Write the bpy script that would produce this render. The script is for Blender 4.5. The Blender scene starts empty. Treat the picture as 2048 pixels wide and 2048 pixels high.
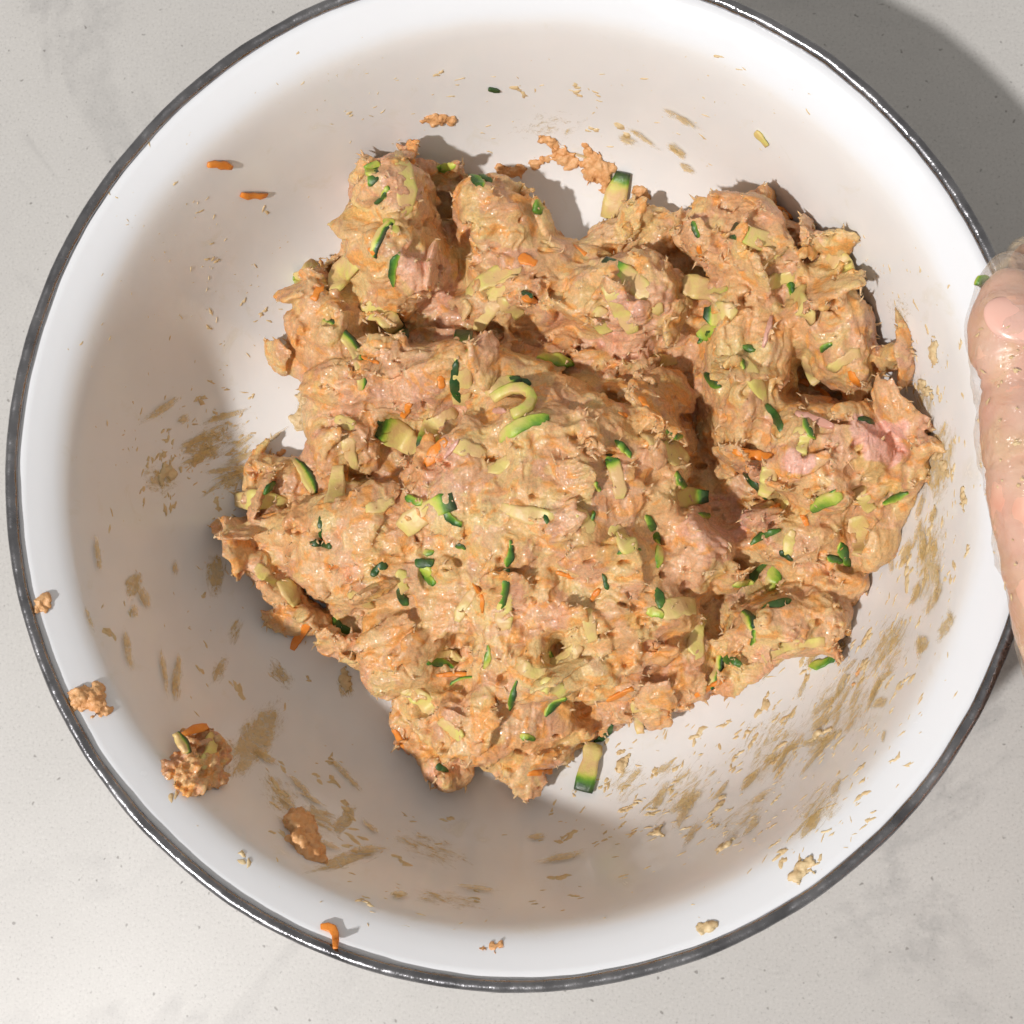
import bpy, bmesh, math, random, time
import numpy as np
from mathutils import Vector, Matrix
from mathutils.bvhtree import BVHTree
from mathutils.kdtree import KDTree
T0 = time.time()
random.seed(11)
rng = np.random.default_rng(11)
sc = bpy.context.scene
col = sc.collection

# ------------------------------------------------------------------ camera
RIM_Z = 0.095                                # rim plane above the counter
cam_d = bpy.data.cameras.new('camera')
cam = bpy.data.objects.new('camera', cam_d); col.objects.link(cam)
CAM_M = Matrix.Rotation(0.1000, 3, 'X') @ Matrix.Rotation(0.1000, 3, 'Y')
CAM_P = Vector((0.0420, -0.0561, 0.3875 + RIM_Z))
cam.matrix_world = Matrix.Translation(CAM_P) @ CAM_M.to_4x4()
cam_d.sensor_width = 36; cam_d.sensor_height = 36; cam_d.sensor_fit = 'HORIZONTAL'
cam_d.angle = math.radians(42); cam_d.clip_start = 0.01; cam_d.clip_end = 50
sc.camera = cam
FPX = 1024 / math.tan(math.radians(21))      # focal length in photo pixels (2048 wide)

# ------------------------------------------------------------------ world and lamps
w = bpy.data.worlds.new('World'); sc.world = w; w.use_nodes = True
bgn = w.node_tree.nodes['Background']
bgn.inputs[0].default_value = (1.0, 0.955, 0.905, 1); bgn.inputs[1].default_value = 0.42

def lamp(name, az, el, dist, size, power, color):
    d = bpy.data.lights.new(name, 'AREA'); d.shape = 'DISK'; d.size = size
    d.energy = power; d.color = color
    o = bpy.data.objects.new(name, d); col.objects.link(o)
    v = Vector((math.cos(az) * math.cos(el), math.sin(az) * math.cos(el), math.sin(el)))
    o.location = v * dist + Vector((0, 0, .05))
    o.rotation_euler = v.to_track_quat('Z', 'Y').to_euler()
    return o
lamp('kitchen_lamp', math.radians(222), math.radians(55), 2.4, 0.105, 55.0, (1.0, 0.965, 0.94))


sc.view_settings.view_transform = 'Standard'; sc.view_settings.look = 'None'
sc.view_settings.exposure = 0.0; sc.view_settings.gamma = 1.0
sc.view_settings.use_curve_mapping = False
sc.cycles.use_adaptive_sampling = True; sc.cycles.adaptive_threshold = .04; sc.cycles.adaptive_min_samples = 16
sc.cycles.max_bounces = 5; sc.cycles.diffuse_bounces = 3; sc.cycles.glossy_bounces = 3; sc.cycles.transparent_max_bounces = 48

# ------------------------------------------------------------------ helpers
def px_dir(x, y):
    return (CAM_M @ Vector(((x - 1024) / FPX, (1024 - y) / FPX, -1))).normalized()
def at(x, y, z):
    d = px_dir(x, y); t = (z - CAM_P.z) / d.z
    return CAM_P + d * t

def hash3(ix, iy, iz, seed):
    h = (ix * 374761393 + iy * 668265263 + iz * 2147483647 + seed * 974634777) & 0xFFFFFFFF
    h = ((h ^ (h >> 13)) * 1274126177) & 0xFFFFFFFF
    h = ((h ^ (h >> 16)) * 2246822519) & 0xFFFFFFFF
    return ((h ^ (h >> 15)) & 0xFFFFFF) / float(0xFFFFFF) * 2 - 1
def vnoise(p, scale, seed=0):
    q = p / scale
    i = np.floor(q).astype(np.int64); f = q - i
    f = f * f * f * (f * (f * 6 - 15) + 10)
    x0, y0, z0 = i[:, 0], i[:, 1], i[:, 2]
    r = 0
    for dx in (0, 1):
        wx = f[:, 0] if dx else 1 - f[:, 0]
        for dy in (0, 1):
            wy = f[:, 1] if dy else 1 - f[:, 1]
            for dz in (0, 1):
                wz = f[:, 2] if dz else 1 - f[:, 2]
                r = r + hash3(x0 + dx, y0 + dy, z0 + dz, seed) * wx * wy * wz
    return r
def fbm(p, scale, seed=0, oct=3, gain=.5):
    a, r = 1, 0
    for k in range(oct):
        r = r + a * vnoise(p, scale * .5 ** k, seed + 17 * k); a *= gain
    return r

def mesh_np(name, V, F):
    me = bpy.data.meshes.new(name)
    V = np.asarray(V, dtype=np.float32); F = np.asarray(F, dtype=np.int32)
    n, k = F.shape
    me.vertices.add(len(V)); me.vertices.foreach_set('co', V.ravel())
    me.loops.add(n * k); me.loops.foreach_set('vertex_index', F.ravel())
    me.polygons.add(n); me.polygons.foreach_set('loop_start', np.arange(0, n * k, k, dtype=np.int32))
    me.polygons.foreach_set('use_smooth', np.ones(n, bool))
    me.update(calc_edges=True)
    return me
def link(name, me, mat=None, parent=None):
    o = bpy.data.objects.new(name, me); col.objects.link(o)
    if mat is not None and len(me.materials) == 0: me.materials.append(mat)
    if parent is not None: o.parent = parent
    return o
def tag(o, label=None, cat=None, group=None, kind=None):
    if label: o['label'] = label
    if cat: o['category'] = cat
    if group: o['group'] = group
    if kind: o['kind'] = kind
    return o
def empty(name, loc=(0, 0, 0)):
    o = bpy.data.objects.new(name, None); col.objects.link(o); o.location = loc
    o.empty_display_size = .02
    return o
_ico = {}
def ico(sub):
    if sub not in _ico:
        bm = bmesh.new(); bmesh.ops.create_icosphere(bm, subdivisions=sub, radius=1)
        bm.verts.ensure_lookup_table()
        _ico[sub] = (np.array([v.co[:] for v in bm.verts]), np.array([[v.index for v in f.verts] for f in bm.faces]))
        bm.free()
    return _ico[sub]
def pigment(v, flake):
    """natural colour of the mince at each point: patches, orange threads, pinker meat"""
    q = v + .004 * np.c_[fbm(v, .010, 201, 2), fbm(v, .010, 202, 2), fbm(v, .010, 203, 2)]
    a = np.clip(.5 + .55 * fbm(q, .013, 210, 4, .6), 0, 1)
    xs = [0, .25, .5, .75, 1]; st = np.array([(.60, .31, .17), (.69, .39, .19), (.74, .44, .22), (.76, .49, .23), (.75, .54, .27)])
    c1 = np.stack([np.interp(a, xs, st[:, k]) for k in range(3)], 1)
    c = .62 * c1 + .38 * flake
    def blend(c, f, k): return c + (np.array(k) - c) * f[:, None]
    t = np.clip((fbm(q * np.array([1, 1.6, 1]), .0050, 220, 3) - .26) * 2.0, 0, .65); c = blend(c, t, (.82, .34, .06))
    t = np.clip((fbm(q, .0065, 230, 3) - .42) * 1.6, 0, .5); c = blend(c, t, (.55, .28, .18))
    t = np.clip((fbm(q, .012, 240, 2) - .48) * 1.5, 0, .4); c = blend(c, t, (.72, .40, .31))
    t = np.clip((fbm(q, .008, 250, 3) - .40) * 1.5, 0, .4); c = blend(c, t, (.70, .57, .23))
    return c * np.array([.885, .865, .81])
class Acc:
    def __init__(s): s.v = []; s.f = []; s.n = 0
    def add(s, V, F): s.v.append(V); s.f.append(F + s.n); s.n += len(V)
    def get(s): return np.concatenate(s.v), np.concatenate(s.f)
def remesh(V, F, voxel, smooth_it=0):
    me = mesh_np('tmp', V, F); o = bpy.data.objects.new('tmp', me); col.objects.link(o)
    m = o.modifiers.new('r', 'REMESH'); m.mode = 'VOXEL'; m.voxel_size = voxel; m.use_smooth_shade = True
    if smooth_it:
        s = o.modifiers.new('s', 'SMOOTH'); s.factor = .5; s.iterations = smooth_it
    dg = bpy.context.evaluated_depsgraph_get(); ev = o.evaluated_get(dg)
    r = bpy.data.meshes.new_from_object(ev)
    bpy.data.objects.remove(o); bpy.data.meshes.remove(me)
    return r
def get_v(me):
    a = np.empty(len(me.vertices) * 3, np.float32); me.vertices.foreach_get('co', a); return a.reshape(-1, 3).astype(float)
def get_n(me):
    a = np.empty(len(me.vertices) * 3, np.float32); me.vertex_normals.foreach_get('vector', a); return a.reshape(-1, 3).astype(float)
def set_v(me, V):
    me.vertices.foreach_set('co', np.asarray(V, np.float32).ravel()); me.update()
def rot_to(n, ang=0):
    return np.array((Vector(n).to_track_quat('Z', 'Y').to_matrix() @ Matrix.Rotation(ang, 3, 'Z')))

# ------------------------------------------------------------------ materials
def new_mat(name):
    m = bpy.data.materials.new(name); m.use_nodes = True
    nt = m.node_tree; return m, nt, nt.nodes['Principled BSDF']
def N(nt, t, **kw):
    n = nt.nodes.new(t)
    for k, v in kw.items(): setattr(n, k, v)
    return n
def noise(nt, scale, detail=3, rough=.55, vec=None, dist=0):
    n = N(nt, 'ShaderNodeTexNoise'); n.inputs['Scale'].default_value = scale
    n.inputs['Detail'].default_value = detail; n.inputs['Roughness'].default_value = rough
    n.inputs['Distortion'].default_value = dist
    if vec is None:
        g = N(nt, 'ShaderNodeNewGeometry'); nt.links.new(g.outputs['Position'], n.inputs['Vector'])
    else: nt.links.new(vec, n.inputs['Vector'])
    return n
def ramp(nt, fac, stops, interp='LINEAR'):
    r = N(nt, 'ShaderNodeValToRGB'); r.color_ramp.interpolation = interp
    e = r.color_ramp.elements
    while len(e) < len(stops): e.new(.5)
    for s, (p, c) in zip(e, stops):
        s.position = p; s.color = (*c, 1) if len(c) == 3 else c
    nt.links.new(fac, r.inputs[0]); return r
def mix(nt, fac, a, b, mode='MIX'):
    m = N(nt, 'ShaderNodeMix', data_type='RGBA', blend_type=mode)
    for i, v in ((0, fac), (6, a), (7, b)):
        if isinstance(v, (int, float)): m.inputs[i].default_value = v
        elif isinstance(v, tuple): m.inputs[i].default_value = (*v, 1)
        else: nt.links.new(v, m.inputs[i])
    return m.outputs[2]
def bump(nt, h, strength, dist, normal=None):
    b = N(nt, 'ShaderNodeBump'); b.inputs['Strength'].default_value = strength; b.inputs['Distance'].default_value = dist
    nt.links.new(h, b.inputs['Height'])
    if normal is not None: nt.links.new(normal, b.inputs['Normal'])
    return b.outputs[0]
BW = ((0, 0, 0), (1, 1, 1))

def mat_counter():
    m, nt, p = new_mat('quartz_counter')
    a = noise(nt, 9, 5, .6); base = ramp(nt, a.outputs[0], [(.3, (.485, .475, .458)), (.7, (.55, .54, .522))])
    # soft veins
    v = noise(nt, 5.5, 6, .62, dist=1.1)
    vr = ramp(nt, v.outputs[0], [(.46, BW[0]), (.497, BW[1]), (.535, BW[0])])
    vm = noise(nt, 4.2, 3); vmr = ramp(nt, vm.outputs[0], [(.42, BW[0]), (.58, BW[1])])
    vf = noise(nt, 60, 4); 
    mul = mix(nt, 1.0, vr.outputs[0], vmr.outputs[0], 'MULTIPLY')
    mul = mix(nt, 1.0, mul, ramp(nt, vf.outputs[0], [(.3, BW[0]), (.65, BW[1])]).outputs[0], 'MULTIPLY')
    mm = N(nt, 'ShaderNodeMath', operation='MULTIPLY'); nt.links.new(mul, mm.inputs[0]); mm.inputs[1].default_value = .42
    c = mix(nt, mm.outputs[0], base.outputs[0], (.27, .265, .265))
    s = noise(nt, 900, 2, .7); sp = ramp(nt, s.outputs[0], [(.28, (.80, .80, .80)), (.42, (.97,) * 3), (.58, BW[1]), (.72, (1.08, 1.08, 1.08))])
    c = mix(nt, 1.0, c, sp.outputs[0], 'MULTIPLY')
    s2 = noise(nt, 330, 1, .5); sp2 = ramp(nt, s2.outputs[0], [(.22, (.55, .54, .53)), (.29, BW[1])])
    c = mix(nt, 1.0, c, sp2.outputs[0], 'MULTIPLY')
    nt.links.new(c, p.inputs['Base Color']); p.inputs['Roughness'].default_value = .42
    p.inputs['Specular IOR Level'].default_value = .35
    nt.links.new(bump(nt, s.outputs[0], .08, .0004), p.inputs['Normal'])
    return m
def mat_enamel():
    m, nt, p = new_mat('white_enamel')
    a = noise(nt, 22, 4); c = ramp(nt, a.outputs[0], [(.3, (.75, .738, .725)), (.7, (.79, .78, .77))])
    b = noise(nt, 70, 5, .65, dist=.5); c2 = ramp(nt, b.outputs[0], [(.60, BW[1]), (.74, (.94, .92, .86))])
    film = mix(nt, 1.0, c.outputs[0], c2.outputs[0], 'MULTIPLY')
    g = N(nt, 'ShaderNodeNewGeometry'); sx = N(nt, 'ShaderNodeSeparateXYZ'); nt.links.new(g.outputs['Position'], sx.inputs[0])
    zz = N(nt, 'ShaderNodeMath', operation='MULTIPLY_ADD'); nt.links.new(a.outputs[0], zz.inputs[0]); zz.inputs[1].default_value = .006; nt.links.new(sx.outputs[2], zz.inputs[2])
    mr = N(nt, 'ShaderNodeMapRange'); nt.links.new(zz.outputs[0], mr.inputs[0]); mr.inputs[1].default_value = .0835; mr.inputs[2].default_value = .0872
    nt.links.new(mix(nt, mr.outputs[0], film, (.77, .79, .82)), p.inputs['Base Color'])
    r = ramp(nt, b.outputs[0], [(.3, (.07,) * 3), (.75, (.30,) * 3)])
    nt.links.new(r.outputs[0], p.inputs['Roughness'])
    p.inputs['Specular IOR Level'].default_value = .5
    h = noise(nt, 35, 3); nt.links.new(bump(nt, h.outputs[0], .12, .002), p.inputs['Normal'])
    return m
def mat_rim():
    m, nt, p = new_mat('steel_rim')
    a = noise(nt, 60, 5, .6); c = ramp(nt, a.outputs[0], [(.3, (.14, .14, .15)), (.7, (.36, .36, .375))])
    nt.links.new(c.outputs[0], p.inputs['Base Color']); p.inputs['Metallic'].default_value = 1
    b = noise(nt, 150, 4, .6); r = ramp(nt, b.outputs[0], [(.35, (.14,) * 3), (.7, (.42,) * 3)])
    nt.links.new(r.outputs[0], p.inputs['Roughness'])
    nt.links.new(bump(nt, b.outputs[0], .35, .0014), p.inputs['Normal'])
    return m
def mat_meat():
    m, nt, p = new_mat('raw_mince')
    at_ = N(nt, 'ShaderNodeAttribute', attribute_name='tint')
    n4 = noise(nt, 1300, 2, .6); c = mix(nt, .35, at_.outputs['Color'], ramp(nt, n4.outputs[0], [(.3, (.5,) * 3), (.7, (1.35,) * 3)]).outputs[0], 'MULTIPLY')
    nt.links.new(c, p.inputs['Base Color'])
    p.inputs['Roughness'].default_value = .48; p.inputs['Specular IOR Level'].default_value = .4
    p.inputs['Coat Weight'].default_value = .30; p.inputs['Coat Roughness'].default_value = .17; p.inputs['Coat IOR'].default_value = 1.55
    p.subsurface_method = 'BURLEY'; p.inputs['Subsurface Weight'].default_value = .5; p.inputs['Subsurface Radius'].default_value = (1.0, .5, .25); p.inputs['Subsurface Scale'].default_value = .0022
    h1 = noise(nt, 750, 3, .7); h2 = noise(nt, 330, 2, .65, dist=1.2)
    nb = bump(nt, h2.outputs[0], .28, .0010); nb = bump(nt, h1.outputs[0], .42, .0006, nb)
    h3 = noise(nt, 480, 1, .5); nt.links.new(bump(nt, h3.outputs[0], .9, .0012), p.inputs['Coat Normal'])
    nt.links.new(nb, p.inputs['Normal'])
    return m
def mat_zuc():
    m, nt, p = new_mat('zucchini')
    a = N(nt, 'ShaderNodeAttribute', attribute_name='skin')
    n = noise(nt, 300, 4, .6); ad = N(nt, 'ShaderNodeMath', operation='MULTIPLY_ADD')
    nt.links.new(n.outputs[0], ad.inputs[0]); ad.inputs[1].default_value = .30
    sb = N(nt, 'ShaderNodeMath', operation='SUBTRACT'); nt.links.new(a.outputs['Fac'], sb.inputs[0]); sb.inputs[1].default_value = .15
    nt.links.new(sb.outputs[0], ad.inputs[2])
    c = ramp(nt, ad.outputs[0], [(.0, (.68, .56, .19)), (.28, (.64, .62, .14)), (.48, (.42, .54, .06)), (.66, (.095, .25, .020)), (.84, (.018, .080, .014)), (1, (.010, .036, .013))])
    n2 = noise(nt, 170, 4); c2 = mix(nt, ramp(nt, n2.outputs[0], [(.38, BW[0]), (.62, (.85,) * 3)]).outputs[0], c.outputs[0], (.66, .41, .20))
    # smear of mince only on the flesh
    f = ramp(nt, a.outputs['Fac'], [(.35, BW[0]), (.6, (.93,) * 3)])
    nt.links.new(mix(nt, f.outputs[0], c2, c.outputs[0]), p.inputs['Base Color'])
    p.inputs['Roughness'].default_value = .36; p.inputs['Subsurface Weight'].default_value = 0
    p.inputs['Subsurface Radius'].default_value = (.8, .8, .3); p.inputs['Subsurface Scale'].default_value = .003
    h = noise(nt, 700, 4, .65); nt.links.new(bump(nt, h.outputs[0], .5, .0005), p.inputs['Normal'])
    return m
def mat_simple(name, ca, cb, scale, rough=.35, sss=.2, bs=.5, bd=.0006, bscale=800):
    m, nt, p = new_mat(name)
    sss = 0; n = noise(nt, scale, 5, .62, dist=.6); c = ramp(nt, n.outputs[0], [(.3, ca), (.7, cb)])
    nt.links.new(c.outputs[0], p.inputs['Base Color']); p.inputs['Roughness'].default_value = rough
    p.inputs['Subsurface Weight'].default_value = sss; p.inputs['Subsurface Radius'].default_value = (1, .45, .25)
    p.inputs['Subsurface Scale'].default_value = .003
    h = noise(nt, bscale, 4, .65); nt.links.new(bump(nt, h.outputs[0], bs, bd), p.inputs['Normal'])
    return m
def mat_film():
    m, nt, p = new_mat('dried_film')
    a = N(nt, 'ShaderNodeAttribute', attribute_name='cover'); fl = N(nt, 'ShaderNodeAttribute', attribute_name='flow')
    n = noise(nt, 1.0, 6, .74, vec=fl.outputs['Vector'], dist=.6)
    s = N(nt, 'ShaderNodeMath', operation='ADD'); nt.links.new(a.outputs['Fac'], s.inputs[0]); nt.links.new(n.outputs[0], s.inputs[1])
    al = ramp(nt, s.outputs[0], [(.86, BW[0]), (1.0, (.32,) * 3), (1.16, (.62,) * 3)])
    fg = noise(nt, 420, 3, .7); fr = ramp(nt, fg.outputs[0], [(.38, (.55,) * 3), (.58, BW[1])])
    nt.links.new(mix(nt, 1.0, al.outputs[0], fr.outputs[0], 'MULTIPLY'), p.inputs['Alpha'])
    n2 = noise(nt, 1.7, 3, vec=fl.outputs['Vector']); c = ramp(nt, n2.outputs[0], [(.3, (.74, .48, .15)), (.7, (.80, .62, .30))])
    nt.links.new(c.outputs[0], p.inputs['Base Color']); p.inputs['Roughness'].default_value = .32
    nt.links.new(bump(nt, s.outputs[0], .8, .0012), p.inputs['Normal'])
    return m
def mat_glove():
    m, nt, p = new_mat('clear_plastic_glove')
    n = noise(nt, 70, 3, .5, dist=1.0)
    al = ramp(nt, n.outputs[0], [(.35, (.18,) * 3), (.60, (.30,) * 3), (.74, (.60,) * 3)])
    nt.links.new(al.outputs[0], p.inputs['Alpha'])
    c = ramp(nt, n.outputs[0], [(.4, (.72, .62, .55)), (.62, (.80, .62, .38))])
    nt.links.new(c.outputs[0], p.inputs['Base Color']); p.inputs['Coat Weight'].default_value = 1; p.inputs['Coat Roughness'].default_value = .08
    p.inputs['Roughness'].default_value = .16; p.inputs['Specular IOR Level'].default_value = .8
    w1 = noise(nt, 130, 3, .5, dist=2.5); w2 = noise(nt, 600, 3)
    nb = bump(nt, w1.outputs[0], .6, .003); nt.links.new(nb, p.inputs['Coat Normal']); nt.links.new(bump(nt, w2.outputs[0], .1, .0005, nb), p.inputs['Normal'])
    return m
M_counter, M_enamel, M_rim, M_meat, M_zuc, M_film, M_glove = mat_counter(), mat_enamel(), mat_rim(), mat_meat(), mat_zuc(), mat_film(), mat_glove()
M_carrot = mat_simple('carrot', (.72, .20, .02), (.80, .30, .05), 200, .3)
M_pink = mat_simple('raw_chicken', (.62, .30, .22), (.68, .40, .31), 130, .3, .35, .6, .0008, 350)
M_skin = mat_simple('skin', (.70, .35, .25), (.76, .50, .37), 75, .35, .35, .15, .0006, 300)
M_nail = mat_simple('nail', (.77, .43, .35), (.80, .50, .41), 60, .22, .3, .05, .0003)
M_crumb = mat_simple('dried_crumb', (.62, .43, .22), (.72, .58, .34), 160, .45, .1)
M_orange = mat_simple('orange_mince', (.68, .31, .11), (.76, .46, .22), 170, .35, .2, .8, .0009, 500)

# ------------------------------------------------------------------ counter
def counter():
    bm = bmesh.new(); bmesh.ops.create_cube(bm, size=1)
    for v in bm.verts: v.co = Vector((v.co.x * 2.4, v.co.y * 2.0, v.co.z * .03 - .015))
    me = bpy.data.meshes.new('counter'); bm.to_mesh(me); bm.free()
    tag(link('counter', me, M_counter), 'pale grey quartz counter with fine speckle and soft grey veins', None, None, 'structure')
counter()

# ------------------------------------------------------------------ bowl
INNER = [(0, .0042), (.03, .0042), (.065, .0043), (.090, .0050), (.103, .0078), (.113, .0135), (.1205, .0220), (.1260, .0330), (.1300, .0460), (.1335, .0600), (.1365, .0715), (.1385, .0780), (.1408, .0825), (.1445, .0858), (.1485, .0884), (.1520, .0905)]
def smooth_profile(P, n):
    P = np.array(P); d = np.r_[0, np.cumsum(np.linalg.norm(np.diff(P, axis=0), axis=1))]
    # Catmull-Rom through the points
    out = []
    for s in np.linspace(0, d[-1], n):
        i = min(max(np.searchsorted(d, s) - 1, 0), len(P) - 2); t = (s - d[i]) / (d[i + 1] - d[i])
        p0, p1, p2, p3 = P[max(i - 1, 0)], P[i], P[i + 1], P[min(i + 2, len(P) - 1)]
        out.append(.5 * (2 * p1 + (p2 - p0) * t + (2 * p0 - 5 * p1 + 4 * p2 - p3) * t * t + (3 * p1 - p0 - 3 * p2 + p3) * t ** 3))
    return np.array(out)
def lathe(prof, n, closed=False):
    k = len(prof); V = []
    th = np.arange(n) * 2 * math.pi / n
    for r, z in prof: V.append(np.c_[r * np.cos(th), r * np.sin(th), np.full(n, z)])
    V = np.concatenate(V); F = []
    rows = range(k) if closed else range(k - 1)
    j = np.arange(n); j2 = (j + 1) % n
    for i in rows:
        a, b = i * n, ((i + 1) % k) * n
        F.append(np.c_[a + j, a + j2, b + j2, b + j])
    return V, np.concatenate(F)
bowl = tag(empty('mixing_bowl'), 'large white enamel mixing bowl with a dark steel rim on the counter', 'bowl')
inn = smooth_profile(INNER, 60); inn[0, 0] = 1e-4
out = inn[::-1].copy(); out[:, 0] += .0016; out[:, 1] -= .0016; out[:, 1] = np.maximum(out[:, 1], .0012); out[-1, 0] = 1e-4
V, F = lathe(np.r_[inn, out], 256)
bw = link('enamel_body', mesh_np('enamel_body', V, F[:, ::-1]), M_enamel, bowl)
th = np.linspace(0, 2 * math.pi, 17)[:-1]
V, F = lathe([(.1532 + .0018 * math.cos(t), .0909 + .0018 * math.sin(t)) for t in th], 512, True)
V[:, 2] += .00018 * fbm(V, .012, 5); V[:, :2] *= (1 + .0016 * fbm(V, .02, 9, 4))[:, None]
link('rim', mesh_np('rim', V, F), M_rim, bowl)
bpy.context.view_layer.update()
V, F = lathe(inn, 256)
BOWL = BVHTree.FromPolygons([tuple(v) for v in V], [tuple(f) for f in F])
def on_bowl(x, y):
    h, n, i, d = BOWL.ray_cast(CAM_P, px_dir(x, y))
    if h is None: return None, None
    if n.dot(px_dir(x, y)) > 0: n = -n
    return h, n

# ------------------------------------------------------------------ the mince
OUT = [(665,340),(690,305),(770,295),(830,320),(870,315),(930,330),(985,365),(1030,395),(1040,440),(1045,480),(1110,470),(1165,440),(1200,405),(1245,395),(1290,420),(1320,400),(1380,385),(1440,372),(1500,410),(1560,450),(1600,500),(1618,550),(1590,580),(1620,640),(1650,665),(1700,645),(1705,680),(1660,700),(1650,750),(1690,765),(1725,790),(1755,850),(1730,930),(1690,1000),(1650,1060),(1600,1075),(1625,1110),(1590,1125),(1550,1120),(1580,1150),(1592,1200),(1570,1250),(1530,1235),(1450,1240),(1390,1270),(1330,1320),(1230,1360),(1140,1385),(1060,1410),(1020,1445),(980,1475),(960,1455),(900,1445),(870,1485),(840,1495),(830,1460),(780,1430),(745,1370),(745,1290),(700,1250),(640,1225),(590,1180),(545,1165),(530,1130),(490,1085),(440,1060),(445,1000),(500,970),(470,940),(520,915),(570,860),(600,830),(605,780),(600,740),(560,720),(525,690),(560,640),(550,590),(580,520),(615,490),(640,450),(690,425),(670,390)]
OUT = np.array(OUT, float) * 1.06004
LOBES = [  # photo centre, radii in photo pixels, turn, top in cm
 (1090,1010,300,265,0,5.0),(1100,1235,320,190,0,4.0),(775,1100,240,140,12,3.3),(608,1065,112,80,5,2.1),
 (860,760,285,95,-6,4.0),(665,655,86,120,-25,3.3),(795,520,122,115,0,4.2),(802,408,92,72,0,4.0),
 (985,445,110,95,10,3.4),(1060,575,200,95,0,2.9),(1265,605,165,98,10,4.2),(1500,515,155,95,35,4.5),
 (1490,715,112,235,8,4.6),(1655,640,80,155,-22,3.7),(1645,925,172,122,15,4.7),(1590,1075,145,85,-5,3.2),
 (1655,1160,50,40,0,2.2),(1560,1255,120,66,0,3.1),(1395,1095,80,115,0,3.7),(985,1430,185,95,8,2.6),
 (885,1530,42,52,0,1.3),(815,1290,120,110,20,2.8),(1325,480,40,36,0,1.6),(1340,1330,130,80,-20,2.1),
 (700,860,95,120,20,2.4),(560,960,75,60,20,1.6),(1240,760,120,60,10,2.6),(1320,900,66,135,5,4.6)]
acc = Acc()
for k, (x, y, rx, ry, a, top) in enumerate(LOBES):
    top = top / 100
    h, _n = on_bowl(x, y); zc = h.z + top * .42; c = at(x, y, zc); s = (CAM_P.z - zc) / FPX
    v, f = ico(5)
    p = v * np.array([rx * s * .95, ry * s * .95, top * .60])
    p = p * (1 + .16 * fbm(v * 1.0, .55, 40 + k, 3))[:, None]
    t = -math.radians(a); R = np.array([[math.cos(t), -math.sin(t), 0], [math.sin(t), math.cos(t), 0], [0, 0, 1]])
    p = p @ R.T + np.array([c.x, c.y, zc])
    acc.add(p, f)
# low skirt that follows the ragged outline
def inside(pt, poly):
    x, y = pt; r = False; j = len(poly) - 1
    for i in range(len(poly)):
        if (poly[i][1] > y) != (poly[j][1] > y) and x < (poly[j][0] - poly[i][0]) * (y - poly[i][1]) / (poly[j][1] - poly[i][1]) + poly[i][0]: r = not r
        j = i
    return r
P3 = np.roll(OUT, -1, axis=0)
for A, B in zip(OUT, P3):
    L = np.linalg.norm(B - A); n = max(1, int(L / 22)); nm = np.array([-(B - A)[1], (B - A)[0]]) / (L + 1e-6)
    for i in range(n):
        q = A + (B - A) * (i + random.random()) / n
        r = random.uniform(12, 26); q = q + nm * r * .9
        h, _n = on_bowl(q[0], q[1]); z = h.z + random.uniform(.003, .008); c = at(q[0], q[1], z)
        v, f = ico(3); s = (CAM_P.z - z) / FPX
        p = v * np.array([r * s, r * s, random.uniform(.006, .012)]) * (1 + .25 * fbm(v, .6, random.randint(0, 9999), 3))[:, None]
        acc.add(p + np.array([c.x, c.y, z]), f)
for _ in range(700):
    q = (random.uniform(440, 1880), random.uniform(300, 1600))
    if not inside(q, OUT) or np.min(np.linalg.norm(OUT - np.array(q), axis=1)) < 62: continue
    h, _n = on_bowl(*q); z = h.z + .004; c = at(q[0], q[1], z); v, f = ico(3)
    p = v * np.array([.011, .011, .008]) * (1 + .2 * fbm(v, .6, random.randint(0, 9999), 2))[:, None]
    acc.add(p + np.array([c.x, c.y, z]), f)
V, F = acc.get()
m0 = remesh(V, F, .0016, 2)
v0, n0 = get_v(m0), get_n(m0)
# macro roughness: folds and pits
d = .0028 * fbm(v0, .022, 3, 3) - .0035 * np.maximum(0, .35 - np.abs(fbm(v0, .030, 21, 3))) 
v0 = v0 + n0 * d[:, None]
def carve(v, line, width, depth, z):
    P_ = [np.array(at(x, y, z))[:2] for x, y in line]; d_ = np.full(len(v), 9.)
    for a, b in zip(P_[:-1], P_[1:]):
        t = np.clip(((v[:, :2] - a) @ (b - a)) / ((b - a) @ (b - a)), 0, 1); d_ = np.minimum(d_, np.linalg.norm(v[:, :2] - (a + t[:, None] * (b - a)), axis=1))
    k = depth * np.exp(-(d_ / width) ** 2 * (1 + .5 * fbm(v, .01, 88, 2))); hi = v[:, 2] > .010
    v = v.copy(); v[:, 2] -= np.where(hi, k * (v[:, 2] - .008), 0); return v
v0 = carve(v0, [(1372, 735), (1392, 800), (1408, 870), (1425, 950), (1440, 1010)], .0075, .72, .036)
v0 = carve(v0, [(800, 668), (930, 655), (1080, 690), (1200, 735), (1330, 740)], .0045, .50, .032)
v0 = carve(v0, [(905, 560), (890, 470), (880, 400)], .0040, .45, .03)
v0 = carve(v0, [(915, 1285), (905, 1310)], .0055, .55, .03); v0 = carve(v0, [(1118, 1290), (1112, 1310)], .0035, .45, .035)
v0 = carve(v0, [(1440, 1180), (1450, 1300)], .0045, .55, .03); v0 = carve(v0, [(1690, 800), (1600, 790)], .0035, .4, .035)
set_v(m0, v0); n0 = get_n(m0)
tris0 = np.array([p.vertices[:3] for p in m0.polygons]); quads0 = np.array([p.vertices[:] for p in m0.polygons])
acc = Acc(); acc.add(v0, np.concatenate([quads0[:, [0, 1, 2]], quads0[:, [0, 2, 3]]]))
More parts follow.
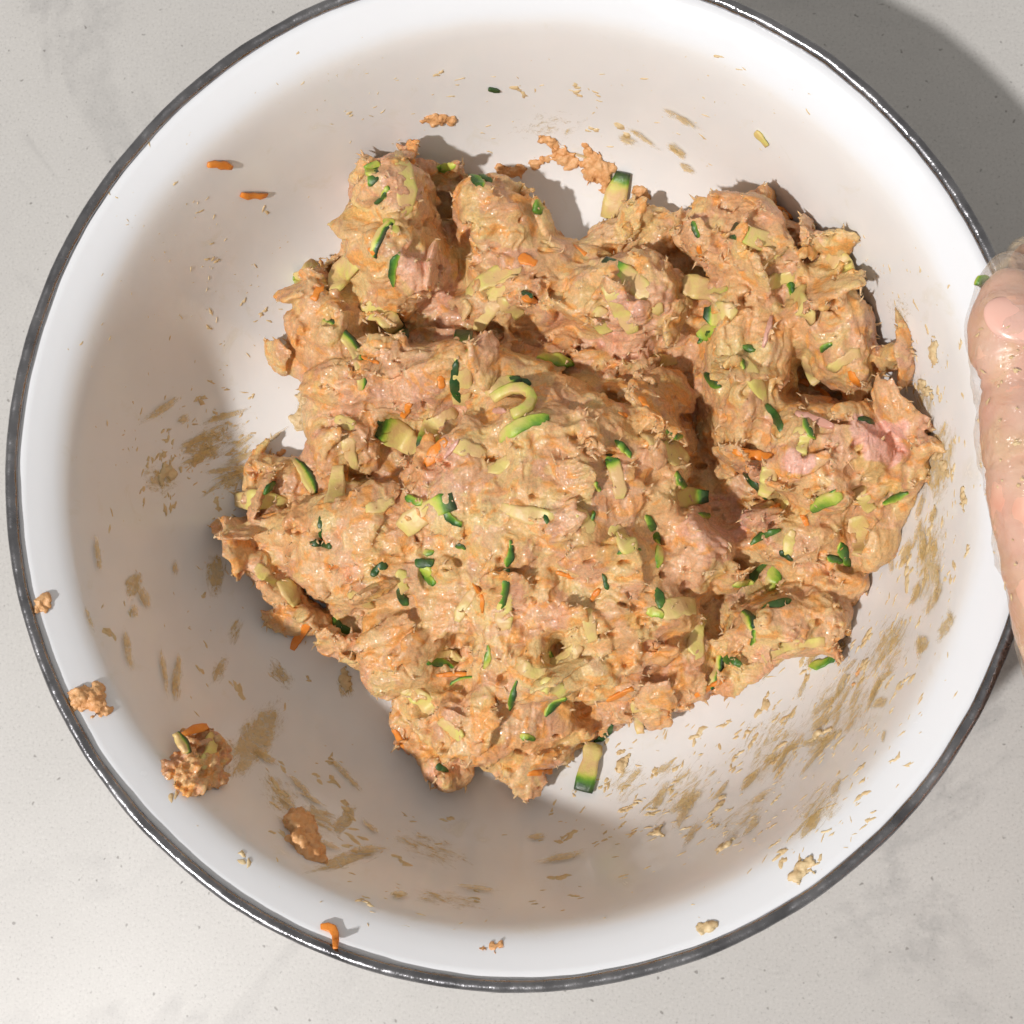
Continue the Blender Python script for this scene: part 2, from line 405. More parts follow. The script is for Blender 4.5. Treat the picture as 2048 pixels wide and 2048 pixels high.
# torn flakes and folds laid over the surface
TINTS = [((.73, .43, .22), 50), ((.76, .37, .13), 18), ((.70, .39, .29), 14), ((.75, .55, .25), 20), ((.58, .31, .19), 5)]
cols = [t for t, k in TINTS for _ in range(k)]
fpos, fcol = [], []
cand = np.where((n0[:, 2] > -.15) & (v0[:, 2] > .006))[0]
clus = fbm(v0[cand], .018, 55, 2)
pick = [(i, 0) for i in rng.choice(cand, 230, replace=False)] + [(i, 1) for i in rng.choice(cand[clus > .05], 300, replace=False)]
for i, small in pick:
    c, n = v0[i], n0[i]
    a = random.uniform(.0025, .0055) if small else random.uniform(.006, .014); b = a * random.uniform(.35, .8); t = random.uniform(.0007, .0014) if small else random.uniform(.0014, .0026)
    v, f = ico(3)
    ang = np.arctan2(v[:, 1], v[:, 0]); rr = 1 + .35 * fbm(np.c_[np.cos(ang), np.sin(ang), np.full(len(ang), random.random() * 50)], .6, i % 997, 3)
    p = v * np.array([a, b, t]); p[:, :2] *= rr[:, None]
    p[:, 2] += -.35 * (p[:, 0] ** 2 + p[:, 1] ** 2) / a * random.uniform(-.3, 1.0) + .25 * t * fbm(p, .003, 3, 2)
    til = Vector(n) + Vector((random.gauss(0, .22), random.gauss(0, .22), random.gauss(0, .15)))
    R = rot_to(til.normalized(), random.uniform(0, 6.28))
    p = p @ R.T + c + n * random.uniform(-.0010, .0004)
    acc.add(p, f); fpos.append(c + n * .0005); fcol.append(random.choice(cols))
V, F = acc.get()
mm = remesh(V, F, .00052, 5)
bpy.data.meshes.remove(m0)
v1 = get_v(mm); n1 = get_n(mm)
print('mince verts', len(v1), 'polys', len(mm.polygons), round(time.time() - T0, 1))
ws = v1 + np.c_[fbm(v1, .006, 61, 2), fbm(v1, .006, 62, 2), fbm(v1, .006, 63, 2)] * .002
# direction field for stretched fibres
ridged = (1 - np.abs(fbm(ws * np.array([1, 1.8, 1.2]), .0075, 5, 2))) ** 3
rough = np.clip(.42 + 1.2 * fbm(v1, .020, 77, 2), .05, 1)
d = .0008 * (ridged - .35) * rough + .00008 * vnoise(v1, .0015, 9)
sel = np.clip(.5 + 3 * vnoise(v1, .016, 12), 0, 1)
fa_ = fbm(ws * np.array([.35, 1.9, 1]), .0034, 13, 2); fb_ = fbm(ws * np.array([1.9, .35, 1]), .0034, 14, 2)
d = d + .00046 * (sel * fa_ + (1 - sel) * fb_)
pit = np.maximum(0, fbm(ws, .011, 31, 2) - .55); d -= .007 * pit
pit2 = np.maximum(0, fbm(ws * np.array([1, 1.5, 1]), .0062, 35, 2) - .70); d -= .009 * pit2
v1 = v1 + n1 * d[:, None]
# nothing sinks through the bowl
r = np.hypot(v1[:, 0], v1[:, 1]); zb = np.interp(r, inn[:, 0], inn[:, 1]) + .0002
sunk = v1[:, 2] < zb - .0008
v1[:, 2] = np.maximum(v1[:, 2], zb)
set_v(mm, v1)
bm = bmesh.new(); bm.from_mesh(mm); bm.verts.ensure_lookup_table()
bmesh.ops.delete(bm, geom=[bm.verts[i] for i in np.where(sunk)[0]], context='VERTS')
bm.to_mesh(mm); bm.free(); v1 = get_v(mm)
kd = KDTree(len(fpos))
for i, p in enumerate(fpos): kd.insert(p, i)
kd.balance()
wq = v1 + np.c_[vnoise(v1, .002, 71), vnoise(v1, .002, 72), vnoise(v1, .002, 73)] * .0014
fc = np.array(fcol); idx = np.fromiter((kd.find(q)[1] for q in wq), np.int64, len(wq))
tint = pigment(v1, fc[idx])
for x, y, r_, z_ in ((1745, 893, 44, .035), (1712, 880, 30, .035), (1581, 938, 32, .035), (1430, 1035, 60, .03), (1250, 660, 50, .03), (860, 560, 46, .03)):   # larger pieces of raw chicken
    d_ = np.linalg.norm((v1 - np.array(at(x, y, z_)))[:, :2], axis=1) / (r_ * (CAM_P.z - z_) / FPX) + .35 * fbm(v1, .006, x, 3)
    t_ = np.clip((1.1 - d_) * 5, 0, .8 if r_ < 45 else .4)[:, None]; tint = tint * (1 - t_) + np.array([.74, .41, .34]) * t_
attr = mm.color_attributes.new('tint', 'FLOAT_COLOR', 'POINT')
attr.data.foreach_set('color', np.c_[tint, np.ones(len(tint))].astype(np.float32).ravel())
mm.name = 'mince'
mince = tag(empty('mince_mixture'), 'big sticky heap of raw mince mixed with grated zucchini and carrot in the bowl', 'mince')
body = link('mince', mm, M_meat, mince)
for p in mm.polygons: p.use_smooth = True
bpy.context.view_layer.update()
MINCE = BVHTree.FromObject(body, bpy.context.evaluated_depsgraph_get())
print('mince done', round(time.time() - T0, 1))
def on_mince(x, y):
    h, n, i, d = MINCE.ray_cast(CAM_P, px_dir(x, y)); 
    if h is None: return on_bowl(x, y)
    return h, n

# ------------------------------------------------------------------ shreds
def spine_from_px(path, surf, lift):
    P = []; Ns = []
    for x, y in path:
        h, n = surf(x, y)
        if h is None: h, n = on_bowl(x, y)
        if h is None: h = at(x, y, .1); n = Vector((0, 0, 1))
        P.append(np.array(h)); Ns.append(np.array(n))
    P = np.array(P); Ns = np.array(Ns)
    # limit depth jumps, then smooth
    mid = len(P) // 2
    zs = np.median(P[:, 2])
    for i in range(len(P)):
        if abs(P[i, 2] - zs) > .006:
            q = at(path[i][0], path[i][1], zs + math.copysign(.006, P[i, 2] - zs)); P[i] = np.array(q); Ns[i] = np.array([0, 0, 1])
    for _ in range(2):
        P[1:-1] = .25 * P[:-2] + .5 * P[1:-1] + .25 * P[2:]
        Ns[1:-1] = .25 * Ns[:-2] + .5 * Ns[1:-1] + .25 * Ns[2:]
    Nm = Ns.mean(0); Ns = Ns * .5 + Nm * .8; Ns /= np.linalg.norm(Ns, axis=1)[:, None]
    return P + Ns * lift, Ns
def strip_mesh(P, Ns, wid, thick, seed, skin, taper=.6, ring=10):
    """ribbon swept along P; skin = function(t, side) -> 0..1"""
    n = len(P); V = []; S = []
    for i in range(n):
        t = i / (n - 1)
        tg = P[min(i + 1, n - 1)] - P[max(i - 1, 0)]; tg /= np.linalg.norm(tg) + 1e-9
        sd = np.cross(Ns[i], tg); sd /= np.linalg.norm(sd) + 1e-9; up = np.cross(tg, sd)
        e = min(t, 1 - t) * 2; wv = wid * (taper + (1 - taper) * min(1, e * 1.7) ** .6) * (1 + .13 * math.sin(seed * 3.1 + t * 7) + .06 * math.sin(seed * 1.7 + t * 19))
        hv = thick * (.75 + .25 * min(1, e * 3))
        for j in range(ring):
            a = 2 * math.pi * j / ring; ca, sa = math.cos(a), math.sin(a)
            sx = math.copysign(abs(ca) ** .35, ca); sz = math.copysign(abs(sa) ** .45, sa)
            V.append(P[i] + sd * sx * wv * .5 + up * sz * hv * .5); S.append(skin(t, sx))
    V = np.array(V); S = np.array(S)
    V = V + .00038 * np.c_[vnoise(V, .0018, seed), vnoise(V, .0018, seed + 1), vnoise(V, .0018, seed + 2)]
    F = []
    for i in range(n - 1):
        for j in range(ring):
            j2 = (j + 1) % ring
            F.append((i * ring + j, i * ring + j2, (i + 1) * ring + j2, (i + 1) * ring + j))
    c0, c1 = len(V), len(V) + 1
    tg0 = (P[0] - P[1]); tg1 = (P[-1] - P[-2])
    V = np.r_[V, [P[0] + tg0 * .08], [P[-1] + tg1 * .08]]; S = np.r_[S, S[:ring].mean(), S[(n - 1) * ring:(n) * ring].mean()]
    for j in range(ring):
        j2 = (j + 1) % ring
        F.append((c0, j2, j, j)); F.append((c1, (n - 1) * ring + j, (n - 1) * ring + j2, (n - 1) * ring + j2))
    return V, F, S
def build_faces(name, V, F, S, mat, parent):
    me = bpy.data.meshes.new(name)
    used = sorted({i for f in F for i in f}); mp = {u: k for k, u in enumerate(used)}
    me.from_pydata([tuple(V[u]) for u in used], [], [tuple(dict.fromkeys(mp[i] for i in f)) for f in F])
    me.polygons.foreach_set('use_smooth', [True] * len(me.polygons)); me.update()
    if S is not None:
        a = me.attributes.new('skin', 'FLOAT', 'POINT'); a.data.foreach_set('value', [float(S[u]) for u in used])
    return link(name, me, mat, parent)
def skin_fn(mode):
    if mode == 'n': return lambda t, s: .0
    if mode == 'd':
        k = random.uniform(.80, .96); e = random.choice((-1, 0, 1)); return lambda t, s: k - .36 * max(0, s * e) - .14 * abs(t - .5)
    if mode == 'g':
        k = random.uniform(.42, .60); e = random.choice((-1, 1)); return lambda t, s: k + .22 * (t - .5) * e - .12 * s
    if mode == 'e': return lambda t, s: min(1, max(0, (t - .55) / .40))        # dark far end
    if mode == 's': return lambda t, s: min(1, max(0, (.45 - t) / .40))        # dark near end
    if mode == 'l': return lambda t, s: min(1, max(0, (s + .25) / .8))         # dark along one side
    if mode == 'r': return lambda t, s: min(1, max(0, (-s + .25) / .8))
    if mode == 'c': return lambda t, s: .34 + .12 * s
    if mode == 'y': return lambda t, s: .12
def px_path(x, y, ang, L, bend, n=9):
    a = math.radians(ang); ux, uy = math.cos(a), math.sin(a); r = []
    for i in range(n):
        t = (i / (n - 1) - .5); r.append((x + ux * L * t - uy * bend * L * (t * t - .08) * 2, y + uy * L * t + ux * bend * L * (t * t - .08) * 2))
    return r
def px_scale(p): return (CAM_P - Vector(p)).length / FPX
def zucchini(path, wpx, mode, parent, surf=on_mince, thick=None, lift=.0003, seed=None, name='zucchini_shred'):
    seed = seed or random.randint(1, 9999)
    P, Ns = spine_from_px(path, surf, lift); s = px_scale(P[len(P) // 2])
    th = thick or .0018
    V, F, S = strip_mesh(P, Ns, wpx * s, th, seed, skin_fn(mode), random.uniform(.15, .5) if mode in 'dg' else random.uniform(.45, .9))
    if mode in 'eslr':
        fa = [f for f in F if np.mean([S[i] for i in f]) < .72]; fb = [f for f in F if np.mean([S[i] for i in f]) >= .72]
        o = build_faces(name, V, fa, S, M_zuc, parent)
        if fb: build_faces('skin', V, fb, S, M_zuc, o)
    else: o = build_faces(name, V, F, S, M_zuc, parent)
    return o
ZUC = [ # x, y, angle, length, width, bend, mode
 (747,352,110,36,22,0,'d'),(745,338,100,24,24,0,'g'),(810,367,84,105,32,.1,'y'),(762,396,-45,28,11,0,'d'),(770,385,-60,24,10,0,'g'),(759,476,-62,64,15,.2,'r'),(784,453,50,34,16,.2,'g'),(788,537,100,58,17,-.2,'d'),
 (762,625,42,78,38,.1,'y'),(797,652,70,44,22,.1,'l'),(702,700,60,130,22,.35,'l'),(925,735,92,120,30,0,'s'),(911,762,88,70,20,-.2,'d'),
 (893,334,-10,32,14,0,'g'),(954,362,40,28,20,0,'d'),(973,359,30,22,16,0,'d'),(1078,413,80,24,20,0,'g'),
 (984,559,-22,95,30,.2,'y'),(990,603,-52,110,32,.2,'n'),(1055,589,30,20,13,0,'d'),(1020,618,30,44,26,0,'y'),
 (1005,769,-25,60,22,0,'e'),(1035,762,12,46,16,0,'d'),(1045,852,-25,90,24,.2,'g'),
 (872,857,-52,88,38,.2,'s'),(797,873,32,86,42,.1,'s'),(854,1025,-30,98,34,.15,'e'),(828,1001,20,30,13,0,'g'),(904,1038,40,36,18,0,'d'),
 (668,992,103,100,26,.15,'e'),(1054,1028,10,88,26,0,'n'),(1091,1033,80,24,11,0,'d'),(757,1139,-40,32,17,0,'d'),(849,1125,0,32,22,0,'d'),(858,1150,60,36,22,0,'g'),
 (805,1194,60,32,20,0,'d'),(806,1165,80,40,18,0,'y'),(1020,1108,100,44,16,0,'d'),(1010,1170,96,76,19,.1,'d'),(1010,1225,95,60,26,0,'y'),(922,1093,20,18,14,0,'d'),(857,1106,0,16,12,0,'g'),
 (1270,569,44,128,30,.12,'s'),(1241,616,60,92,30,.1,'y'),(1204,641,60,44,34,0,'y'),(1420,583,18,92,36,.1,'e'),(1440,625,-10,52,34,0,'s'),(1418,659,-35,44,22,0,'g'),(1412,672,-35,34,10,0,'d'),
 (1518,480,24,92,32,.1,'s'),(1391,460,70,26,12,0,'d'),(1683,532,50,58,28,.2,'y'),(1583,576,80,24,14,0,'d'),(1603,608,70,54,32,0,'n'),(1690,721,-30,54,20,0,'n'),
 (1652,694,-30,22,12,0,'d'),(1498,697,10,22,14,0,'d'),(1485,728,90,18,9,0,'d'),(1508,757,60,90,26,.1,'y'),(1552,837,60,56,16,.15,'d'),(1617,857,65,38,15,0,'d'),(1603,878,100,44,28,0,'y'),
 (1733,840,20,28,14,0,'d'),(1512,971,50,54,18,.1,'d'),(1534,963,100,50,26,0,'y'),(1552,990,40,52,32,0,'n'),(1652,1003,-25,54,24,.2,'g'),(1650,992,-20,40,10,0,'d'),(1791,996,-25,46,13,0,'d'),
 (1335,894,35,84,42,.1,'n'),(1347,871,20,26,14,0,'d'),(1248,898,45,38,14,0,'d'),(1221,922,20,20,15,0,'d'),(1233,952,75,74,24,0,'s'),(1360,960,60,26,19,0,'d'),(1364,1000,-15,86,27,.2,'e'),(1425,762,40,34,22,0,'d'),(1193,974,60,18,9,0,'d'),
 (1305,1060,66,54,24,.1,'d'),(1316,1105,86,50,15,.2,'g'),(1246,1076,50,56,32,0,'y'),(1256,1100,-12,38,11,0,'d'),(1407,1031,10,22,14,0,'d'),(1530,1071,-25,54,15,0,'d'),(1579,1085,100,44,17,0,'y'),(1572,1112,40,24,15,0,'d'),
 (1514,1145,-55,40,19,0,'d'),(1485,1166,-8,34,12,.2,'g'),(1546,1156,-70,44,25,0,'g'),(1688,1109,70,44,24,0,'d'),(1669,1118,20,26,18,0,'d'),(1720,1072,78,66,34,.1,'n'),(1554,1208,-15,52,19,0,'d'),(1497,1240,60,34,18,0,'l'),(1506,1275,100,28,13,0,'d'),
 (1318,1196,80,36,20,0,'d'),(1354,1214,-10,60,34,0,'n'),(1311,1226,20,28,16,0,'g'),(1211,1163,70,28,10,0,'d'),(1396,1275,96,68,25,0,'y'),(1434,1345,110,56,17,.2,'l'),(1465,1322,20,30,18,0,'d'),(1586,1293,-15,104,19,.2,'y'),(1644,1326,-20,44,15,0,'g'),
 (1133,1311,-30,54,27,0,'n'),(1102,1313,60,18,11,0,'d'),(1108,1410,-40,46,17,0,'d'),(1209,1469,-45,42,13,0,'d'),(1108,1377,20,44,28,0,'y'),(1054,1475,10,24,12,0,'g'),(1275,1435,80,54,15,0,'n'),(1186,1033,100,18,9,0,'d'),
 (643,1088,10,34,15,0,'d'),(641,1056,85,40,11,0,'d'),(523,1002,5,84,30,.1,'y'),(537,976,-50,28,14,0,'d'),(612,951,60,66,19,.15,'l'),(681,1252,40,36,19,0,'d'),(879,1326,10,48,19,0,'d'),(891,1311,5,64,18,0,'n'),(928,1357,-15,48,7,.2,'d'),
 (1026,1391,105,50,13,0,'d'),(903,1457,40,48,24,0,'y'),(883,1537,30,22,14,0,'d'),(975,1314,100,38,10,.2,'g'),(580,1183,60,46,28,0,'n'),(534,1155,50,52,20,0,'y'),(612,545,-40,46,22,0,'y'),(596,562,60,22,12,0,'g'),(700,530,-50,90,40,.2,'y'),
 (1110,720,10,60,22,.1,'g'),(940,900,20,60,26,0,'n'),(700,905,80,60,22,0,'n'),(690,845,30,36,20,0,'n'),(1170,1040,60,50,24,0,'n'),(1000,930,-30,40,24,0,'n'),(1330,720,10,40,18,0,'n'),(1560,560,-20,50,24,0,'n'),(1620,740,70,50,20,0,'n'),(1730,1000,60,44,22,0,'n'),(760,1010,-20,50,20,0,'n'),(720,1200,30,46,20,0,'n'),(930,1210,-60,60,18,0,'n'),(1180,1250,80,54,22,0,'n'),(1060,1340,20,50,22,0,'n'),(840,1400,40,60,28,0,'y'),
]
for z in ZUC:
    x, y, a, L, W, b, m_ = z
    W *= .95 if m_ == 'd' else 1.28; L *= 1.22
    zucchini(px_path(x, y, a, L, b or random.uniform(-.28, .28), 11), W, m_, mince, lift=random.uniform(-.0007, -.0002) if m_ in 'ny' else random.uniform(-.0005, .0001))
# the folded loop and the strip poking out below
zucchini([(985,800),(1000,786),(1022,777),(1048,773),(1066,786),(1071,806),(1058,823),(1040,832),(1024,833)], 22, 'c', mince, thick=.0034, lift=.0012)
zucchini([(1187,1480),(1184,1500),(1181,1520),(1178,1540),(1173,1560),(1167,1584)], 40, 'e', mince, thick=.0026, lift=.0022)
CAR = [(872,904,-50,66,28,0),(883,765,80,26,16,0),(812,821,-60,34,16,0),(1505,909,8,84,18,0),(1708,757,60,34,18,0),(1288,804,45,28,11,0),(1630,775,30,66,12,.1),(602,1270,-55,70,16,.1),(745,505,60,24,12,0),(635,585,-60,36,14,0),(1055,520,20,40,22,0),(1160,500,40,30,10,0),(1246,829,30,22,12,0),(690,965,-80,46,10,.1),(1060,600,10,34,14,0),(960,1195,70,60,9,.2),(920,1350,5,90,9,.2),(1130,1150,20,40,9,0),(1400,505,80,30,9,0),(1560,420,30,60,10,.1),(1240,1390,-25,60,14,0),(1420,1375,-30,70,14,0),(800,1480,60,60,12,0),(1080,1545,-8,50,12,0),(740,720,20,40,9,0),(1190,1190,-50,30,10,0),(1610,1040,70,24,9,0),(1555,1010,-30,30,12,0)]
def carrot(path, wpx, parent, surf=on_mince, lift=-.0003, thick=.0016, name='carrot_shred'):
    P, Ns = spine_from_px(path, surf, lift); s = px_scale(P[len(P) // 2])
    V, F, S = strip_mesh(P, Ns, wpx * s, thick, random.randint(1, 9999), lambda t, s: 0, random.uniform(.45, .85))
    return build_faces(name, V, F, None, M_carrot, parent)
for x, y, a, L, W, b in CAR: carrot(px_path(x, y, a, L, b), W, mince)
for x, y, a, L, W in [(1536,663,-75,64,9),(904,899,-52,48,8),(1630,840,20,80,16),(1000,822,10,24,12)]:
    P, Ns = spine_from_px(px_path(x, y, a, L, 0), on_mince, .0001); s = px_scale(P[4])
    V, F, S = strip_mesh(P, Ns, W * s, .002, random.randint(1, 999), lambda t, s: 0, .5)
    build_faces('chicken_shred', V, F, None, M_pink, mince)

# ------------------------------------------------------------------ residue on the bowl
def tangent(h, n, ang):
    a = math.radians(ang); d = CAM_M @ Vector((math.cos(a), -math.sin(a), 0)); d = d - n * d.dot(n); d.normalize(); return d, n.cross(d)
def blob(h, n, ang, L, W, H, rs):
    """small ragged dome: 1 + 2 rings of 9"""
    tx, ty = tangent(h, n, ang); h = np.array(h); tx, ty, nn = np.array(tx), np.array(ty), np.array(n)
    k = 9; tx = tx + ty * rs.uniform(-.5, .5); V = [h + nn * H * rs.uniform(.7, 1.2)]
    rr = 1 + .55 * rs.uniform(-1, 1, k)
    for q, hz in ((.62, .75), (1.0, -.15)):
        for j in range(k):
            a = 2 * math.pi * j / k; R = rr[j] * q
            V.append(h + tx * math.cos(a) * R * L * .5 + ty * math.sin(a) * R * W * .5 + nn * H * hz * rs.uniform(.6, 1.3 if hz > 0 else 1))
    F = [(0, 1 + j, 1 + (j + 1) % k) for j in range(k)]
    for j in range(k):
        j2 = (j + 1) % k; F += [(1 + j, 1 + k + j, 1 + k + j2), (1 + j, 1 + k + j2, 1 + j2)]
    return np.array(V), np.array(F)
REG = [ # cx, cy, rx, ry, count, angle, spread, length px, width px
 (430,900,130,110,230,-25,25,16,7),(500,940,120,60,90,-20,30,22,9),(420,620,130,230,110,-15,40,9,4),(560,520,110,140,50,-10,40,8,4),(1050,210,330,110,110,-10,50,9,4),
 (1300,260,250,90,60,20,40,8,4),(1890,960,45,170,90,95,20,24,9),(1860,700,50,160,60,95,25,14,6),(1780,560,80,80,60,60,50,6,4),(1850,1120,60,120,90,105,18,24,8),
 (1690,1420,180,210,280,-58,14,22,6),(1500,1520,200,160,190,-52,16,18,6),(1300,1570,180,120,150,-45,20,18,7),(1780,1280,80,120,130,-62,12,22,6),(1450,1650,250,70,90,-35,20,18,6),(1260,1640,200,70,60,-30,25,20,8),
 (1000,1800,330,60,60,-10,25,20,6),(430,1250,180,200,70,80,35,16,8),(560,1560,180,130,70,40,40,18,8),(800,1700,200,100,60,15,30,20,7),(300,1000,120,200,60,90,40,10,5),(1640,1620,90,80,80,-50,15,16,5),(620,680,60,80,20,0,60,10,5),(350,470,140,160,90,-20,50,5,3),(700,180,200,70,60,-15,50,5,3),(1500,200,200,90,60,20,50,5,3),(1800,700,100,200,80,80,50,5,3),(300,800,120,200,90,60,60,5,3)]
rs = np.random.default_rng(5)
acc = Acc()
for cx, cy, rx, ry, cnt, ang, spr, L, W in REG:
    for _ in range(int(cnt * .5)):
        x, y = cx + rx * rs.normal() * .6, cy + ry * rs.normal() * .6
        h, n = on_bowl(x, y)
        if h is None or h.z > .096: continue
        g = on_mince(x, y)[0]
        if g is not None and (g - h).length > .003: continue
        s = px_scale(h); k = rs.lognormal(-.85, .95)
        # a short chain of bits makes a ragged streak
        l, ww = min(L * k, 46), min(W * k ** .7, 16); a0 = ang + rs.normal() * spr
        m = 1 + int(l > 14) + int(l > 24)
        for q in range(m):
            o = (q - (m - 1) / 2) * l / m * .8; aa = math.radians(a0)
            h2, n2 = on_bowl(x + math.cos(aa) * o + rs.normal() * ww * .25, y + math.sin(aa) * o + rs.normal() * ww * .25)
            if h2 is None: continue
            Vb, Fb = blob(h2, n2, a0 + rs.normal() * 15, l / m * 1.5 * s, ww * rs.uniform(.6, 1.1) * s, min(.0009, .16 * ww * s + .00012), rs); acc.add(Vb, Fb)
V, F = acc.get()
tag(link('mince_specks', mesh_np('mince_specks', V, F), M_crumb), 'tan specks and dragged crumbs of mince stuck to the bowl walls', 'residue', None, 'stuff')

# thin dragged film, ragged through its coverage
FILM = [ # x, y, length, width, angle, cover, grain across, stretch
 (510,1480,150,70,-55,.80,16,2.2),(455,1500,80,60,60,.55,14,2),(560,1590,130,80,50,.58,12,2.5),(640,1640,140,60,30,.60,12,3),(690,1720,180,44,-15,.62,12,4),(690,1640,70,34,-50,.72,14,2),(440,1340,80,36,-65,.62,13,2),(470,1260,100,40,-70,.55,12,3),(265,1170,60,34,-70,.72,14,2),(350,1380,60,26,85,.62,12,2),(430,1150,90,60,90,.66,14,2.5),(560,1350,80,44,50,.62,12,2),(860,1700,260,90,20,.50,10,4),(900,1800,300,60,10,.48,10,4),(320,960,90,80,0,.6,14,1.5),(690,1375,50,32,70,.72,12,2),(200,1450,90,46,50,.66,12,2),
 (430,880,190,130,-25,.53,12,2.2),(480,950,200,90,-22,.56,12,2.5),(400,900,120,80,-20,.56,12,2.2),
 (1690,1410,300,220,-58,.50,12,4.5),(1550,1500,300,240,-54,.47,11,4),(1780,1290,220,110,-62,.53,11,5),(1360,1580,300,170,-45,.47,11,4),(1640,1620,200,110,-50,.52,10,5),(1250,1560,160,110,-45,.50,12,3),
 (1860,1130,260,80,100,.58,14,4),(1880,930,240,80,98,.60,15,3.2),(1850,800,140,60,80,.52,12,3),(1480,1640,260,90,-35,.47,10,4),(1210,350,240,60,25,.50,10,4),(1100,250,300,110,-5,.42,9,2),(610,830,70,60,80,.62,12,1.5),(560,940,80,50,30,.62,12,1.5),(1800,620,110,90,60,.45,8,1.6)]
rq = random.Random(3)
for cx, cy, rx, ry, cnt, a0 in ((1660,1450,190,170,26,-56),(1420,1570,190,110,14,-46),(1855,1080,50,240,16,98),(450,900,110,110,12,-25),(560,1600,150,120,8,35),(1300,300,220,60,7,25),(300,1250,130,220,8,80),(900,1750,260,80,8,8)):
    for _ in range(cnt):
        FILM.append((cx + rq.gauss(0, .6) * rx, cy + rq.gauss(0, .6) * ry, rq.uniform(30, 110), rq.uniform(9, 24), a0 + rq.gauss(0, 12), rq.uniform(.62, .80), rq.uniform(7, 12), rq.uniform(2, 5)))
acc = Acc(); cov = []; flw = []
for k, (x, y, L, W, a, st, gr, strch) in enumerate(FILM):
    g = 24 if W > 26 else 12; ar = math.radians(a); pts = []; cv = []; fw = []; ok = True
    for i in range(g):
        for j in range(g):
            u, v = i / (g - 1) * 2 - 1, j / (g - 1) * 2 - 1
            du, dv = u * L * .75, v * W * .75
            h, n = on_bowl(x + math.cos(ar) * du - math.sin(ar) * dv, y + math.sin(ar) * du + math.cos(ar) * dv)
            if h is None or h.z > .084:
                pts.append(np.zeros(3)); cv.append(-9); fw.append((0, 0, 0)); continue
            pts.append(np.array(h + n * (.0002 + .000006 * k))); cv.append(st - .03 - .75 * max(0, math.hypot(u, v) - .15) ** 1.2)
            fw.append((du / gr / strch, dv / gr, k * 7.3))
    f = [(i * g + j, (i + 1) * g + j, (i + 1) * g + j + 1, i * g + j + 1) for i in range(g - 1) for j in range(g - 1)]
    f = [q for q in f if min(cv[e] for e in q) > -5]
    if not f: continue
    acc.add(np.array(pts), np.array(f)); cov += cv; flw += fw
V, F = acc.get(); me = mesh_np('mince_film', V, F); at_ = me.attributes.new('cover', 'FLOAT', 'POINT'); at_.data.foreach_set('value', np.array(cov, np.float32))
at_ = me.attributes.new('flow', 'FLOAT_VECTOR', 'POINT'); at_.data.foreach_set('vector', np.array(flw, np.float32).ravel())
tag(link('mince_film', me, M_film), 'thin yellowish film of mince juice dragged over the bowl wall', 'residue', None, 'stuff')

# larger single bits
def lump(name, pts, mat, label, cat='crumb', flat=.5, vox=.0005, group=None, amp=.0008):
    """pts: (x, y, r) in photo pixels; a ragged clot built on the bowl"""
    acc = Acc(); base = None
    for x, y, r in pts:
        h, n = on_bowl(x, y)
        if h is None: continue
        base = base or h; s = px_scale(h); v, f = ico(4)
        R = rot_to(n, random.random() * 6)
        p = v * np.array([r * s, r * s * random.uniform(.75, 1.1), r * s * flat]) * (1 + .40 * fbm(v, .6, random.randint(0, 9999), 4, .6))[:, None]
        acc.add(p @ R.T + np.array(h + n * r * s * flat * .3), f)
        for _ in range(5):   # torn slips
            R2 = rot_to((n + Vector((random.gauss(0, .5), random.gauss(0, .5), 0))).normalized(), random.random() * 6); v2, f2 = ico(2)
            off = np.array([random.gauss(0, .55), random.gauss(0, .55), random.uniform(.1, .8) * flat]) * r * s
            acc.add((v2 * np.array([.6, .3, .14]) * r * s * random.uniform(.6, 1.2)) @ R2.T + np.array(h) + R @ off, f2)
    V, F = acc.get(); me = remesh(V, F, vox, 1); v = get_v(me); nn = get_n(me)
    v = v + nn * (amp * fbm(v, .003, 7, 3, .65))[:, None] - np.array(base); set_v(me, v)
    a = me.color_attributes.new('tint', 'FLOAT_COLOR', 'POINT'); c = np.c_[pigment(v + np.array(base), np.tile((.62, .34, .16), (len(v), 1))), np.ones(len(v))]; a.data.foreach_set('color', c.astype(np.float32).ravel())
    me.name = name
    o = link(name, me, mat); o.location = base
    if label: tag(o, label, cat, group)
    return o
def clot(name, pts, label, extras, flat=.8):
    o = lump('mince', pts, M_meat, None, flat=flat, amp=.0012)
    e = tag(empty(name, o.location), label, 'crumb'); o.parent = e; o.location = (0, 0, 0)
    for (x, y, a, L, W, m_) in extras:
        z = zucchini(px_path(x, y, a, L, .1), W, m_, None, on_bowl, lift=.006 if flat > .6 else .002) if m_ != 'c' else carrot(px_path(x, y, a, L, .1), W, None, on_bowl, lift=.006 if flat > .6 else .002)
        z.parent = e; z.location = -o.parent.location
    return e
clot('mince_clump', [(390,1545,38),(415,1510,34),(360,1540,30),(395,1500,34),(375,1575,26),(425,1555,28)], 'walnut sized mince clump with dark zucchini skin stuck on the shaded wall', [(342,1508,60,46,22,'l'),(400,1520,100,60,26,'y'),(378,1478,-10,56,16,'c')])
lump('mince_clump', [(600,1660,34),(610,1690,32),(590,1640,24),(628,1712,20)], M_orange, 'smooth orange mince clump low on the shaded bowl wall', flat=.6)
lump('mince_clump', [(160,1398,20),(185,1402,22),(205,1420,14),(195,1378,12)], M_orange, 'orange mince scrap stuck just inside the left rim', flat=.5)
lump('mince_scrap', [(83,1207,13),(88,1200,9)], M_orange, 'tiny orange scrap on the lip at the far left', flat=.5)
